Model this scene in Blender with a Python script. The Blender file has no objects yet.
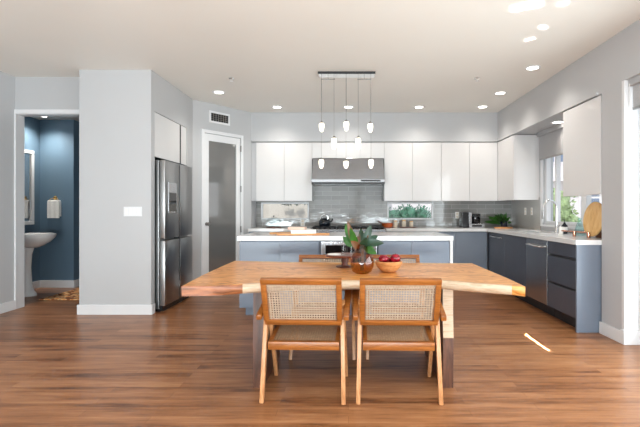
import bpy, bmesh, math, random
from mathutils import Vector, Matrix
PI = math.pi
random.seed(7)
scene = bpy.context.scene
C = scene.collection

# ---------------------------------------------------------------- camera, world, lights, exposure
cam_d = bpy.data.cameras.new('camera')
cam_d.sensor_width = 36; cam_d.lens = 24; cam_d.clip_start = 0.05
cam_d.shift_x = -0.0444; cam_d.shift_y = -0.0044
cam = bpy.data.objects.new('camera', cam_d); C.objects.link(cam)
cam.location = (0, 0, 1.2); cam.rotation_euler = (PI/2, 0, 0)
scene.camera = cam

W = bpy.data.worlds.new('sky'); scene.world = W; W.use_nodes = True
wn = W.node_tree.nodes; wl = W.node_tree.links
bg = wn['Background']; bg.inputs['Strength'].default_value = 1.4
tc = wn.new('ShaderNodeTexCoord'); sx = wn.new('ShaderNodeSeparateXYZ'); cr = wn.new('ShaderNodeValToRGB')
wl.new(tc.outputs['Generated'], sx.inputs[0]); wl.new(sx.outputs['Z'], cr.inputs[0]); wl.new(cr.outputs[0], bg.inputs[0])
cr.color_ramp.elements[0].color = (0.95, 0.97, 1, 1); cr.color_ramp.elements[1].color = (0.62, 0.78, 1, 1)

def lamp(name, kind, loc, direction, power, col=(1, 1, 1), size=(1, 1), **kw):
    d = bpy.data.lights.new(name, kind); d.energy = power; d.color = col
    if kind == 'AREA':
        d.shape = 'RECTANGLE'; d.size, d.size_y = size
    for k, v in kw.items(): setattr(d, k, v)
    o = bpy.data.objects.new(name, d); C.objects.link(o); o.location = loc
    o.rotation_euler = Vector(direction).to_track_quat('-Z', 'Y').to_euler()
    return o
lamp('sun', 'SUN', (0, -5, 12), (0.25, 0.55, -0.85), 3.0, (1, .96, .9), angle=0.01)
lamp('daylight_sliding_door', 'AREA', (2.95, 1.2, 1.2), (-1, 0.0, 0.12), 225, (0.85, 0.96, 1), (4.6, 2.2))
lamp('daylight_rear_windows', 'AREA', (-0.6, -2.75, 1.4), (0, 1, 0.0), 48, (.86, 0.96, 1), (5.4, 2.0))
lamp('ceiling_fill', 'AREA', (-0.6, -2.45, .55), (0, .72, .70), 420, (.84, .955, 1), (5.4, 0.5))  # fill lamp added at the rear wall to brighten the ceiling
for k, (gx, gy, gw, gh, ge) in enumerate(((1.42, 3.40, .18, .12, .55), (1.69, 3.36, .05, .05, .05), (1.73, 3.79, .035, .10, .06), (1.72, 4.06, .07, .07, .10))):
    lamp('ceiling_glint_lamp', 'AREA', (2.40, gy-.5, .9), (gx-2.40, .5, 1.93), ge, (1, .98, .95), (gh, gw), spread=.03)  # small lamps added in the room, imitating sun patches on the ceiling
scene.view_settings.view_transform = 'Standard'
try: scene.view_settings.look = 'None'
except Exception: pass
scene.view_settings.gamma = 1; scene.view_settings.use_curve_mapping = False
scene.view_settings.exposure = 0.0
scene.cycles.use_denoising = True
scene.cycles.max_bounces = 10; scene.cycles.diffuse_bounces = 6; scene.cycles.transparent_max_bounces = 16
scene.cycles.sample_clamp_indirect = 6
scene.cycles.caustics_reflective = False; scene.cycles.caustics_refractive = False

# ---------------------------------------------------------------- materials
def srgb(r, g, b):
    f = lambda c: (c/255/12.92) if c/255 <= 0.04045 else ((c/255+0.055)/1.055)**2.4
    return (f(r), f(g), f(b), 1)
class NT:
    def __init__(s, name):
        s.m = bpy.data.materials.new(name); s.m.use_nodes = True
        s.t = s.m.node_tree; s.n = s.t.nodes; s.p = s.n['Principled BSDF']
    def new(s, k, **kw):
        o = s.n.new('ShaderNode'+k)
        for a, b in kw.items(): setattr(o, a, b)
        return o
    def link(s, a, b): s.t.links.new(a, b)
    def coords(s, scale=(1, 1, 1), rot=(0, 0, 0), out='Object', loc=(0, 0, 0)):
        t = s.new('TexCoord'); m = s.new('Mapping')
        m.inputs['Scale'].default_value = scale; m.inputs['Rotation'].default_value = rot; m.inputs['Location'].default_value = loc
        s.link(t.outputs[out], m.inputs[0]); return m.outputs[0]
    def noise(s, vec, scale, detail=4, rough=.55):
        n = s.new('TexNoise'); n.inputs['Scale'].default_value = scale; n.inputs['Detail'].default_value = detail
        n.inputs['Roughness'].default_value = rough; s.link(vec, n.inputs['Vector']); return n.outputs['Fac']
    def ramp(s, fac, stops):
        r = s.new('ValToRGB'); e = r.color_ramp.elements
        while len(e) < len(stops): e.new(0.5)
        for i, (p, c) in enumerate(stops): e[i].position = p; e[i].color = c
        s.link(fac, r.inputs[0]); return r.outputs[0]
    def mix(s, fac, a, b, mode='MIX'):
        m = s.new('Mix', data_type='RGBA', blend_type=mode)
        for sock, v in ((m.inputs[0], fac), (m.inputs[6], a), (m.inputs[7], b)):
            if hasattr(v, 'links'): s.link(v, sock)
            else: sock.default_value = v
        return m.outputs[2]
    def math(s, op, a, b=0.0):
        m = s.new('Math', operation=op)
        for sock, v in ((m.inputs[0], a), (m.inputs[1], b)):
            if hasattr(v, 'links'): s.link(v, sock)
            else: sock.default_value = v
        return m.outputs[0]
    def bump(s, h, strength=.3, dist=.01):
        b = s.new('Bump'); b.inputs['Strength'].default_value = strength; b.inputs['Distance'].default_value = dist
        s.link(h, b.inputs['Height']); s.link(b.outputs[0], s.p.inputs['Normal'])
    def set(s, **kw):
        for k, v in kw.items():
            k = k.replace('_', ' ')
            if hasattr(v, 'links'): s.link(v, s.p.inputs[k])
            else: s.p.inputs[k].default_value = v
        return s
def plain(name, col, rough=.5, metal=0, var=.04, scale=6, **kw):
    """principled with a faint procedural mottling"""
    t = NT(name); v = t.coords()
    f = t.noise(v, scale, 3)
    c1 = tuple(min(1, x*(1-var)) for x in col[:3])+(1,); c2 = tuple(min(1, x*(1+var)) for x in col[:3])+(1,)
    t.set(Base_Color=t.ramp(f, [(.3, c1), (.7, c2)]), Roughness=rough, Metallic=metal, **kw)
    return t.m
def steel(name, col, rough=.28, axis=2):
    t = NT(name); sc = [90, 90, 90]; sc[axis] = 1.5
    f = t.noise(t.coords(tuple(sc)), 1, 3)
    c1 = tuple(x*.93 for x in col[:3])+(1,); c2 = tuple(min(1, x*1.06) for x in col[:3])+(1,)
    t.set(Base_Color=t.ramp(f, [(.3, c1), (.7, c2)]), Metallic=1.0, Roughness=rough)
    return t.m
def wood(name, cols, scale=(1.5, 14, 14), rough=.4, dist=.0, rot=(0, 0, 0), coat=0.0):
    t = NT(name); v = t.coords(scale, rot)
    f = t.noise(v, 2.2, 6, .6)
    g = t.noise(t.coords(tuple(k*5 for k in scale), rot), 2.0, 3)
    fac = t.math('ADD', t.math('MULTIPLY', f, .8), t.math('MULTIPLY', g, .2))
    n = len(cols)
    t.set(Base_Color=t.ramp(fac, [(.32+.36*i/(n-1), c) for i, c in enumerate(cols)]), Roughness=rough, Coat_Weight=coat)
    t.bump(g, .08, .002)
    return t.m
def glass(name, tint=(1, 1, 1, 1), refl=1.45, gloss_rough=.02):
    t = NT(name); t.n.remove(t.p)
    tr = t.new('BsdfTransparent'); tr.inputs[0].default_value = tint
    gl = t.new('BsdfGlossy'); gl.inputs['Roughness'].default_value = gloss_rough
    fr = t.new('Fresnel'); fr.inputs[0].default_value = refl
    m = t.new('MixShader'); ge = t.new('NewGeometry'); t.link(t.math('MULTIPLY', fr.outputs[0], t.math('SUBTRACT', 1.0, ge.outputs['Backfacing'])), m.inputs[0]); t.link(tr.outputs[0], m.inputs[1]); t.link(gl.outputs[0], m.inputs[2])
    t.link(m.outputs[0], t.n['Material Output'].inputs[0]); return t.m
def emit(name, col, strength):
    t = NT(name); t.set(Base_Color=col, Emission_Color=col, Emission_Strength=strength); return t.m

M = {}
M['wall'] = plain('wall_paint_grey', srgb(188, 189, 191), .55, var=.012, scale=1.5)
M['ceil'] = plain('ceiling_paint', srgb(236, 232, 224), .42, var=.01, scale=1.5)
M['trim'] = plain('trim_white', srgb(226, 227, 229), .35, var=.01)
M['blue'] = plain('powder_blue_paint', srgb(92, 116, 135), .5, var=.02, scale=2)
M['white_gloss'] = plain('white_lacquer', srgb(220, 219, 219), .08, var=.008, scale=2, Specular_IOR_Level=.5)
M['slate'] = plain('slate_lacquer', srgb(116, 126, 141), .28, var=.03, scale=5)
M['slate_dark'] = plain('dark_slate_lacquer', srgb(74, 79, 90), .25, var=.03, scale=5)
M['dark'] = plain('dark_recess', srgb(28, 29, 33), .5)
M['black'] = plain('black_plastic', srgb(22, 22, 24), .25)
M['black_glass'] = plain('black_glass', srgb(14, 14, 16), .05)
M['quartz'] = plain('white_quartz', srgb(228, 228, 228), .12, var=.015, scale=18)
M['steel'] = steel('brushed_steel', (.46, .46, .47), .27, 2)
M['steel_fridge'] = steel('fridge_steel', (.38, .38, .38), .30, 2)
M['steel_h'] = steel('hood_steel', (.30, .30, .31), .24, 0)
M['chrome'] = steel('polished_chrome', (.80, .80, .80), .07, 0)
M['nickel'] = steel('dull_nickel', (.35, .34, .33), .3, 0)
M['brass'] = steel('brass', (.80, .52, .20), .22, 0)
M['copper'] = steel('copper', (.62, .30, .20), .25, 0)
M['porcelain'] = plain('porcelain', srgb(240, 240, 240), .1, var=.005)
M['glass'] = glass('clear_glass')
M['thin_glass'] = glass('thin_dome_glass', (.90, .92, .92, 1), 1.15, .02)
M['ceramic'] = plain('cream_ceramic', srgb(225, 214, 196), .3)
M['terracotta'] = plain('orange_enamel', srgb(176, 84, 40), .25, var=.1, scale=20)
M['navy'] = plain('navy_ceramic', srgb(24, 34, 58), .2)
M['kettle'] = plain('kettle_black', srgb(24, 30, 38), .12)
M['paper'] = plain('white_paper', srgb(238, 236, 232), .6)
M['rose'] = plain('rose_cover', srgb(226, 190, 172), .5)
M['towel'] = plain('towel_cotton', srgb(236, 234, 230), .95, var=.06, scale=60)
M['shade'] = plain('grey_shade_fabric', srgb(176, 176, 178), .9, var=.06, scale=80)
M['wood_or'] = wood('warm_board_wood', [srgb(198, 128, 72), srgb(226, 166, 104), srgb(214, 150, 92)], (2, 12, 12))
M['bamboo'] = wood('bamboo_board', [srgb(206, 148, 84), srgb(236, 188, 122), srgb(244, 206, 146)], (8, 8, 3), .45)
M['dark_wood'] = wood('dark_red_wood', [srgb(70, 34, 24), srgb(104, 52, 36), srgb(88, 44, 30)], (6, 6, 6), .3)
M['bowl_wood'] = wood('bowl_wood', [srgb(170, 104, 58), srgb(206, 146, 92), srgb(222, 170, 118)], (7, 7, 22), .35)
M['teak'] = wood('golden_teak', [srgb(110, 60, 22), srgb(144, 84, 34), srgb(164, 100, 46)], (3, 30, 30), .3)
M['teak_leg'] = wood('teak_leg_wood', [srgb(164, 108, 66), srgb(192, 136, 90), srgb(206, 152, 108)], (30, 30, 3), .35)
M['leaf'] = plain('magnolia_leaf', srgb(46, 92, 32), .35, var=.35, scale=25)
M['leaf_dark'] = plain('dark_magnolia_leaf', srgb(20, 52, 32), .35, var=.3, scale=25)
M['leaf_brown'] = plain('russet_leaf_back', srgb(104, 68, 40), .5, var=.2, scale=25)
M['stem'] = plain('twig', srgb(92, 70, 46), .6)
M['amber'] = glass('amber_glass', (.86, .66, .38, 1), 1.7, .05)
M['leaf_light'] = plain('garden_foliage', srgb(150, 170, 120), .6, var=.35, scale=9)
M['leaf_teal'] = plain('garden_foliage_teal', srgb(60, 112, 86), .6, var=.45, scale=12)
M['stucco'] = plain('white_stucco', srgb(240, 234, 236), .8, var=.02)
M['stucco_pink'] = plain('pink_stucco', srgb(232, 205, 212), .8, var=.02)
M['stucco_beige'] = plain('beige_stucco', srgb(214, 206, 194), .8, var=.05)
M['ext_glass'] = plain('neighbour_window_glass', srgb(120, 136, 160), .3)
M['soap'] = plain('dark_bottle', srgb(26, 28, 34), .15)
M['label_w'] = plain('white_label', srgb(235, 235, 232), .6)
M['aqua'] = glass('aqua_glass', (.86, .95, .95, 1), 1.5, .05)
M['lens'] = emit('lamp_lens', (1, .95, .86, 1), 9)
M['pendant'] = emit('pendant_opal', (1, .92, .78, 1), 1.7)
M['ground'] = plain('garden_ground', srgb(150, 150, 140), .9, var=.1)

# apples
t = NT('red_apple_skin'); f = t.noise(t.coords((18, 18, 60)), 1.2, 4)
t.set(Base_Color=t.ramp(f, [(.35, srgb(92, 4, 18)), (.6, srgb(146, 10, 32)), (.8, srgb(186, 44, 62))]), Roughness=.22); M['apple'] = t.m
# rug
t = NT('rug_weave'); v = t.coords((1, 1, 1)); vo = t.new('TexVoronoi'); vo.inputs['Scale'].default_value = 14; t.link(v, vo.inputs['Vector'])
t.set(Base_Color=t.ramp(t.math('ADD', vo.outputs['Distance'], t.math('MULTIPLY', t.noise(v, 30, 3), .25)), [(.42, srgb(226, 140, 66)), (.55, srgb(245, 205, 150)), (.75, srgb(140, 76, 36))]), Roughness=.95); M['rug'] = t.m
# hardwood floor: strips run left to right
t = NT('hardwood_floor'); v = t.coords()
br = t.new('TexBrick'); br.offset = .37; br.offset_frequency = 2; br.squash = 1
for k, a in (('Scale', 1), ('Brick Width', 1.15), ('Row Height', .083), ('Mortar Size', .0012), ('Mortar Smooth', .1), ('Bias', 0)): br.inputs[k].default_value = a
br.inputs['Color1'].default_value = (0, 0, 0, 1); br.inputs['Color2'].default_value = (1, 1, 1, 1); br.inputs['Mortar'].default_value = (.5, .5, .5, 1)
t.link(v, br.inputs['Vector'])
plank = t.new('SeparateColor'); t.link(br.outputs['Color'], plank.inputs[0])
g1 = t.noise(t.coords((1.2, 12, 1)), 1.6, 6, .62)
g2 = t.noise(t.coords((5, 90, 1)), 1.3, 4, .6)
g3 = t.noise(t.coords((.5, 1.1, 1)), 1.2, 2)
fac = t.math('ADD', t.math('ADD', t.math('MULTIPLY', plank.outputs[0], .13), t.math('MULTIPLY', g1, .55)), t.math('ADD', t.math('MULTIPLY', g2, .18), t.math('MULTIPLY', g3, .14)))
col = t.ramp(fac, [(.36, srgb(94, 56, 32)), (.45, srgb(138, 90, 56)), (.57, srgb(164, 113, 75)), (.69, srgb(184, 136, 96))])
col = t.mix(t.math('MULTIPLY', br.outputs['Fac'], .45), col, srgb(80, 46, 26))
t.set(Base_Color=col, Roughness=.3, Specular_IOR_Level=.3); t.bump(t.math('SUBTRACT', t.math('MULTIPLY', g2, .35), br.outputs['Fac']), .12, .002); M['floor'] = t.m
# backsplash tile (swizzled so it runs along a wall)
def tile(name, rot):
    t = NT(name); v = t.coords((1, 1, 1), rot)
    b = t.new('TexBrick'); b.offset = .5
    for k, a in (('Scale', 1), ('Brick Width', .30), ('Row Height', .077), ('Mortar Size', .0025), ('Mortar Smooth', .2), ('Bias', -.1)): b.inputs[k].default_value = a
    b.inputs['Color1'].default_value = srgb(134, 133, 131); b.inputs['Color2'].default_value = srgb(152, 151, 148); b.inputs['Mortar'].default_value = srgb(186, 185, 182)
    t.link(v, b.inputs['Vector']); t.set(Base_Color=b.outputs['Color'], Roughness=.05, Coat_Weight=.5)
    n = t.noise(t.coords((9, 9, 14)), 1.0, 2)
    t.bump(t.math('ADD', t.math('MULTIPLY', n, .8), t.math('MULTIPLY', b.outputs['Fac'], -.5)), .3, .008); return t.m
M['tile_back'] = tile('grey_subway_tile', (PI/2, 0, 0))
M['tile_side'] = tile('grey_subway_tile_side', (PI/2, 0, PI/2))
# cane weave with open holes
def cane(name, plane, col1, col2):
    t = NT(name); tcn = t.new('TexCoord'); sp = t.new('SeparateXYZ'); t.link(tcn.outputs['Object'], sp.inputs[0])
    per = .0160; ks = []
    for ax in plane:
        fr = t.math('FRACT', t.math('ADD', t.math('MULTIPLY', sp.outputs[ax], 1/per), 50.5))
        ks.append(t.math('GREATER_THAN', t.math('SUBTRACT', .30, t.math('ABSOLUTE', t.math('SUBTRACT', fr, .5))), 0))
    hole = t.math('MULTIPLY', ks[0], ks[1])
    t.set(Base_Color=t.ramp(t.noise(t.coords((40, 40, 40)), 1.5, 3), [(.3, col1), (.7, col2)]), Roughness=.55)
    tr = t.new('BsdfTransparent'); m = t.new('MixShader')
    t.link(hole, m.inputs[0]); t.link(t.p.outputs[0], m.inputs[1]); t.link(tr.outputs[0], m.inputs[2])
    t.link(m.outputs[0], t.n['Material Output'].inputs[0]); return t.m
M['cane_back'] = cane('cane_weave_back', ('X', 'Z'), srgb(164, 140, 118), srgb(190, 168, 146))
M['cane_seat_shaded'] = cane('cane_weave_seat_shaded', ('X', 'Y'), srgb(160, 128, 98), srgb(186, 156, 124))  # seat weave darker than the back, its shadow put into the colour
# live-edge slab
t = NT('slab_heartwood'); v = t.coords((.9, 4.2, 2))
w = t.new('TexNoise'); w.inputs['Scale'].default_value = 1.3; w.inputs['Detail'].default_value = 3; w.inputs['Distortion'].default_value = 1.2; t.link(v, w.inputs['Vector'])
ring = t.math('ABSOLUTE', t.math('SINE', t.math('MULTIPLY', w.outputs['Fac'], 46)))
g = t.noise(t.coords((3, 60, 10)), 1.4, 4)
fac = t.math('ADD', t.math('MULTIPLY', ring, .28), t.math('ADD', t.math('MULTIPLY', g, .42), t.math('MULTIPLY', w.outputs['Fac'], .32)))
t.set(Base_Color=t.ramp(fac, [(.30, srgb(130, 72, 30)), (.42, srgb(184, 114, 54)), (.56, srgb(212, 146, 78)), (.74, srgb(234, 180, 116))]), Roughness=.3, Specular_IOR_Level=.28); M['slab'] = t.m
t = NT('slab_sapwood'); g = t.noise(t.coords((5, 8, 40)), 1.4, 4)
t.set(Base_Color=t.ramp(g, [(.3, srgb(170, 142, 114)), (.55, srgb(202, 178, 152)), (.75, srgb(176, 134, 96))]), Roughness=.4); M['sap'] = t.m
t = NT('slab_end_grain'); g = t.noise(t.coords((6, 6, 40)), 1.2, 5)
t.set(Base_Color=t.ramp(g, [(.3, srgb(96, 56, 32)), (.55, srgb(150, 90, 54)), (.75, srgb(178, 116, 74))]), Roughness=.4); M['end'] = t.m
M['leg_dark'] = wood('slab_leg_brown', [srgb(52, 30, 20), srgb(84, 50, 34), srgb(108, 68, 48)], (14, 14, 2), .4)

# ---------------------------------------------------------------- geometry helpers
class G:
    """collects shapes, then links them as one mesh object"""
    def __init__(s): s.b = bmesh.new()
    def face_mat(s, faces, mi):
        for f in faces: f.material_index = mi
    def box(s, x0, x1, y0, y1, z0, z1, bev=0, mi=0, seg=2):
        r = bmesh.ops.create_cube(s.b, size=1)
        vs = r['verts']
        for v in vs:
            v.co = Vector(((x0+x1)/2+v.co.x*(x1-x0), (y0+y1)/2+v.co.y*(y1-y0), (z0+z1)/2+v.co.z*(z1-z0)))
        fs = list({f for v in vs for f in v.link_faces}); s.face_mat(fs, mi)
        if bev:
            es = list({e for v in vs for e in v.link_edges})
            bmesh.ops.bevel(s.b, geom=es, offset=bev, segments=seg, affect='EDGES', profile=.5)
        return s
    def hexa(s, pts, bev=0, mi=0):
        """8 points: bottom four, top four (same winding)"""
        v = [s.b.verts.new(p) for p in pts]
        fs = [s.b.faces.new([v[i] for i in q]) for q in ((3, 2, 1, 0), (4, 5, 6, 7), (0, 1, 5, 4), (1, 2, 6, 5), (2, 3, 7, 6), (3, 0, 4, 7))]
        s.face_mat(fs, mi)
        if bev: bmesh.ops.bevel(s.b, geom=list({e for f in fs for e in f.edges}), offset=bev, segments=2, affect='EDGES', profile=.5)
        return s
    def beam(s, a, b, w, d, wd=None, dd=None, bev=.003, up=(1, 0, 0)):
        """tapered rectangular bar from a to b; w along `up` axis, d across"""
        a, b = Vector(a), Vector(b); ax = (b-a).normalized(); u = Vector(up); u = (u-ax*u.dot(ax)).normalized(); n = ax.cross(u)
        wd = wd or w; dd = dd or d
        P = []
        for p, ww, d_ in ((a, w, d), (b, wd, dd)):
            for i, j in ((-1, -1), (1, -1), (1, 1), (-1, 1)): P.append(p+u*(i*ww/2)+n*(j*d_/2))
        return s.hexa(P, bev)
    def lathe(s, prof, c=(0, 0, 0), seg=28, axis='Z', cap=True, sx=1, sy=1):
        rings = []
        for r, h in prof:
            ring = []
            for i in range(seg):
                a = 2*PI*i/seg; p = Vector((r*math.cos(a)*sx, r*math.sin(a)*sy, h))
                if axis == 'Y': p = Vector((p.x, p.z, p.y))
                if axis == 'X': p = Vector((p.z, p.x, p.y))
                ring.append(s.b.verts.new(p+Vector(c)))
            rings.append(ring)
        for a, b in zip(rings, rings[1:]):
            for i in range(seg): s.b.faces.new((a[i], a[(i+1) % seg], b[(i+1) % seg], b[i]))
        if cap:
            if prof[0][0] > 1e-4: s.b.faces.new(rings[0][::-1])
            if prof[-1][0] > 1e-4: s.b.faces.new(rings[-1])
        return s
    def tube(s, pts, r, seg=10, r2=None):
        pts = [Vector(p) for p in pts]; rings = []; n = len(pts)
        u = None
        for i, p in enumerate(pts):
            t = (pts[min(i+1, n-1)]-pts[max(i-1, 0)]).normalized()
            if u is None: u = t.orthogonal().normalized()
            u = (u-t*u.dot(t)).normalized(); w = t.cross(u)
            rr = r if r2 is None else r+(r2-r)*i/(n-1)
            rings.append([s.b.verts.new(p+u*rr*math.cos(2*PI*k/seg)+w*rr*math.sin(2*PI*k/seg)) for k in range(seg)])
        for a, b in zip(rings, rings[1:]):
            for k in range(seg): s.b.faces.new((a[k], a[(k+1) % seg], b[(k+1) % seg], b[k]))
        s.b.faces.new(rings[0][::-1]); s.b.faces.new(rings[-1]); return s
    def ball(s, c, r, sc=(1, 1, 1), sub=3, jit=0):
        q = bmesh.ops.create_icosphere(s.b, subdivisions=sub, radius=1)
        for v in q['verts']:
            k = 1+random.uniform(-jit, jit)
            v.co = Vector((c[0]+v.co.x*r*sc[0]*k, c[1]+v.co.y*r*sc[1]*k, c[2]+v.co.z*r*sc[2]*k))
        return s
    def prism(s, poly, z0, z1, bev=0):
        a = [s.b.verts.new((x, y, z0)) for x, y in poly]; b = [s.b.verts.new((x, y, z1)) for x, y in poly]; n = len(poly)
        fs = [s.b.faces.new(a[::-1]), s.b.faces.new(b)]
        for i in range(n): fs.append(s.b.faces.new((a[i], a[(i+1) % n], b[(i+1) % n], b[i])))
        if bev: bmesh.ops.bevel(s.b, geom=list(fs[0].edges)+list(fs[1].edges), offset=bev, segments=2, affect='EDGES', profile=.5)
        return s
    def leaf(s, base, tip, w, normal=(0, 0, 1), cup=.15, bend=.1, th=.0012, nseg=8):
        base, tip = Vector(base), Vector(tip); ax = tip-base; L = ax.length; ax.normalize()
        n = Vector(normal); n = (n-ax*n.dot(ax)).normalized(); sd = ax.cross(n)
        rows = []
        for i in range(nseg+1):
            u = i/nseg; ww = w*math.sin(PI*min(1, u**.85))**.8*.5+.0015
            c = base+ax*(L*u)-n*(bend*L*u*u)
            rows.append([(c+sd*(k*ww)+n*(abs(k)*ww*cup)) for k in (-1, -.5, 0, .5, 1)])
        top = [[s.b.verts.new(p) for p in r] for r in rows]; bot = [[s.b.verts.new(p-n*th) for p in r] for r in rows]
        for i in range(nseg):
            for k in range(4):
                s.b.faces.new((top[i][k], top[i+1][k], top[i+1][k+1], top[i][k+1]))
                s.b.faces.new((bot[i][k], bot[i][k+1], bot[i+1][k+1], bot[i+1][k]))
            s.b.faces.new((top[i][0], bot[i][0], bot[i+1][0], top[i+1][0])); s.b.faces.new((top[i][4], top[i+1][4], bot[i+1][4], bot[i][4]))
        return s
    def build(s, name, mat, parent=None, smooth=None, rot=None, loc=None):
        me = bpy.data.meshes.new(name)
        if rot: bmesh.ops.transform(s.b, matrix=Matrix(rot), verts=s.b.verts)
        bmesh.ops.recalc_face_normals(s.b, faces=s.b.faces)
        s.b.to_mesh(me); s.b.free()
        for m in (mat if isinstance(mat, (list, tuple)) else [mat]): me.materials.append(M[m])
        if smooth:
            for p in me.polygons: p.use_smooth = True
            try: me.set_sharp_from_angle(angle=math.radians(smooth))
            except Exception: pass
        o = bpy.data.objects.new(name, me); C.objects.link(o)
        if parent: o.parent = parent
        if loc: o.location = loc
        return o
def thing(name, label, cat, loc=(0, 0, 0), rz=0, group=None):
    o = bpy.data.objects.new(name, None); C.objects.link(o); o.empty_display_size = .05
    o.location = loc; o.rotation_euler = (0, 0, rz); o['label'] = label; o['category'] = cat
    if group: o['group'] = group
    return o
def tag(o, label, cat, group=None):
    o['label'] = label; o['category'] = cat
    if group: o['group'] = group
    return o
def struct(g, name, mat, smooth=None):
    o = g.build(name, mat, None, smooth); o['kind'] = 'structure'; return o
def dup(root, label, loc, rz=None, group=None):
    r = root.copy(); C.objects.link(r); r.location = loc
    if rz is not None: r.rotation_euler = (0, 0, rz)
    r['label'] = label
    if group: r['group'] = group
    for ch in list(root.children):
        c = ch.copy(); C.objects.link(c); c.parent = r
        for gch in list(ch.children):
            d = gch.copy(); C.objects.link(d); d.parent = c
    return r

H = 2.83
XR = 2.475          # right wall plane
XW = 2.86           # window wall inside the recess
# ---------------------------------------------------------------- the setting
struct(G().box(-5.0, 3.1, -2.6, 7.7, -.12, 0), 'floor', 'floor')
struct(G().box(-5.0, 3.1, -2.6, 7.7, H, H+.12), 'ceiling', 'ceil')
# back wall with two slot windows
BY = 7.47; WZ0, WZ1 = 1.045, 1.345
g = G()
g.box(-2.3, XW+.2, BY, BY+.15, 0, WZ0).box(-2.3, XW+.2, BY, BY+.15, WZ1, H)
for a, b in ((-2.3, -1.53), (-.69, .68), (1.485, XW+.2)): g.box(a, b, BY, BY+.15, WZ0, WZ1)
struct(g, 'wall_back', 'wall')
g = G()
g.box(-1.61, XW, BY-.012, BY-.001, .912, WZ0).box(-1.61, -.604, BY-.012, BY-.001, WZ1, 1.40).box(.595, XW, BY-.012, BY-.001, WZ1, 1.40).box(-.604, .595, BY-.012, BY-.001, WZ1, 2.06)
for a, b in ((-1.61, -1.53), (-.69, .68), (1.485, XW)): g.box(a, b, BY-.012, BY-.001, WZ0, WZ1)
struct(g, 'wall_backsplash_back', 'tile_back')
# soffits
struct(G().box(-1.615, XW+.2, 7.08, BY, 2.345, H), 'wall_soffit_back', 'wall')
struct(G().box(XR, XW+.2, 4.17, 7.08, 2.345, H), 'wall_soffit_right', 'wall')
struct(G().box(-1.615, XR, 7.066, 7.08, 2.345, 2.375).box(XR-.014, XR, 4.24, 7.08, 2.345, 2.375), 'trim_1', 'wall')
# window wall on the right, with sink window
SW = (4.36, 6.27, 1.0, 2.30)
g = G(); g.box(XW, XW+.15, 4.17, BY, 0, SW[2]).box(XW, XW+.15, 4.17, BY, SW[3], 2.345).box(XW, XW+.15, 4.17, SW[0], SW[2], SW[3]).box(XW, XW+.15, SW[1], BY, SW[2], SW[3])
struct(g, 'wall_window_side', 'wall')
struct(G().box(XW-.012, XW-.001, 6.33, BY-.013, .912, 1.40), 'wall_backsplash_side', 'tile_side')
# pillar and header right
DZ = 2.37
g = G(); g.box(XR, XW+.2, 3.86, 4.17, 0, H).box(XR, XW+.2, -2.6, 3.86, DZ, H).box(XR, XW+.2, -2.6, -1.2, 0, DZ)
struct(g, 'wall_right', 'wall')
# left side
XF = -2.28
struct(G().box(-4.2, -4.06, -2.6, 5.2, 0, H), 'wall_left', 'wall')
g = G(); g.box(-4.2, -4.065, 5.2, 5.32, 0, H).box(-4.065, -3.11, 5.2, 5.32, 2.40, H)
struct(g, 'wall_powder_entry', 'wall')
g = G()
g.box(-3.11, XF, 4.93, 5.02, 0, H)                 # pillar face
g.box(-3.11, -3.04, 5.02, 6.25, 0, H)              # back of fridge niche
g.box(-3.04, XF, 5.02, 6.02, 2.37, H)              # header over the fridge
g.box(-3.04, XF, 6.02, 6.25, 0, H)
struct(g, 'wall_fridge_niche', 'wall')
# diagonal pantry wall (with a door opening)
P0 = Vector((XF, 6.25, 0)); P1 = Vector((-1.615, 7.08, 0)); DL = (P1-P0).length; du = (P1-P0).normalized()
dn = Vector((du.y, -du.x, 0))                      # towards the kitchen
def diag(u, out, z): return P0+du*u+dn*out+Vector((0, 0, z))
def dbox(g, u0, u1, o0, o1, z0, z1, bev=0, mi=0):
    return g.hexa([diag(u0, o0, z0), diag(u1, o0, z0), diag(u1, o1, z0), diag(u0, o1, z0), diag(u0, o0, z1), diag(u1, o0, z1), diag(u1, o1, z1), diag(u0, o1, z1)], bev, mi)
DU0, DU1 = .135, .895
g = G()
dbox(g, 0, DU0+.03, -.12, 0, 0, H); dbox(g, DU1-.03, DL, -.12, 0, 0, H); dbox(g, DU0+.03, DU1-.03, -.12, 0, 2.39, H)
g.box(-1.74, -1.615, 7.08, BY, 0, H)
struct(g, 'wall_pantry', 'wall')
struct(G().box(-3.04, -1.74, BY, BY+.1, 0, H).box(-3.11, -3.04, 6.25, BY, 0, H), 'wall_pantry_inner', 'wall')
# powder room shell
g = G()
g.box(-4.92, -4.82, 5.32, 6.70, 0, 2.62)
g.box(-4.82, -4.29, 6.66, 6.76, 0, 2.62)
g.box(-4.39, -4.29, 6.76, 7.5, 0, 2.62)
g.box(-4.29, -3.11, 7.4, 7.5, 0, 2.62)
g.box(-3.13, -3.112, 5.33, 7.4, 0, 2.62)
g.box(-4.82, -4.066, 5.322, 5.335, 0, 2.62)
struct(g, 'wall_powder_room', 'blue')
struct(G().box(-4.92, -3.112, 5.335, 7.5, 2.62, 2.68), 'ceiling_powder_room', 'ceil')
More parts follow.
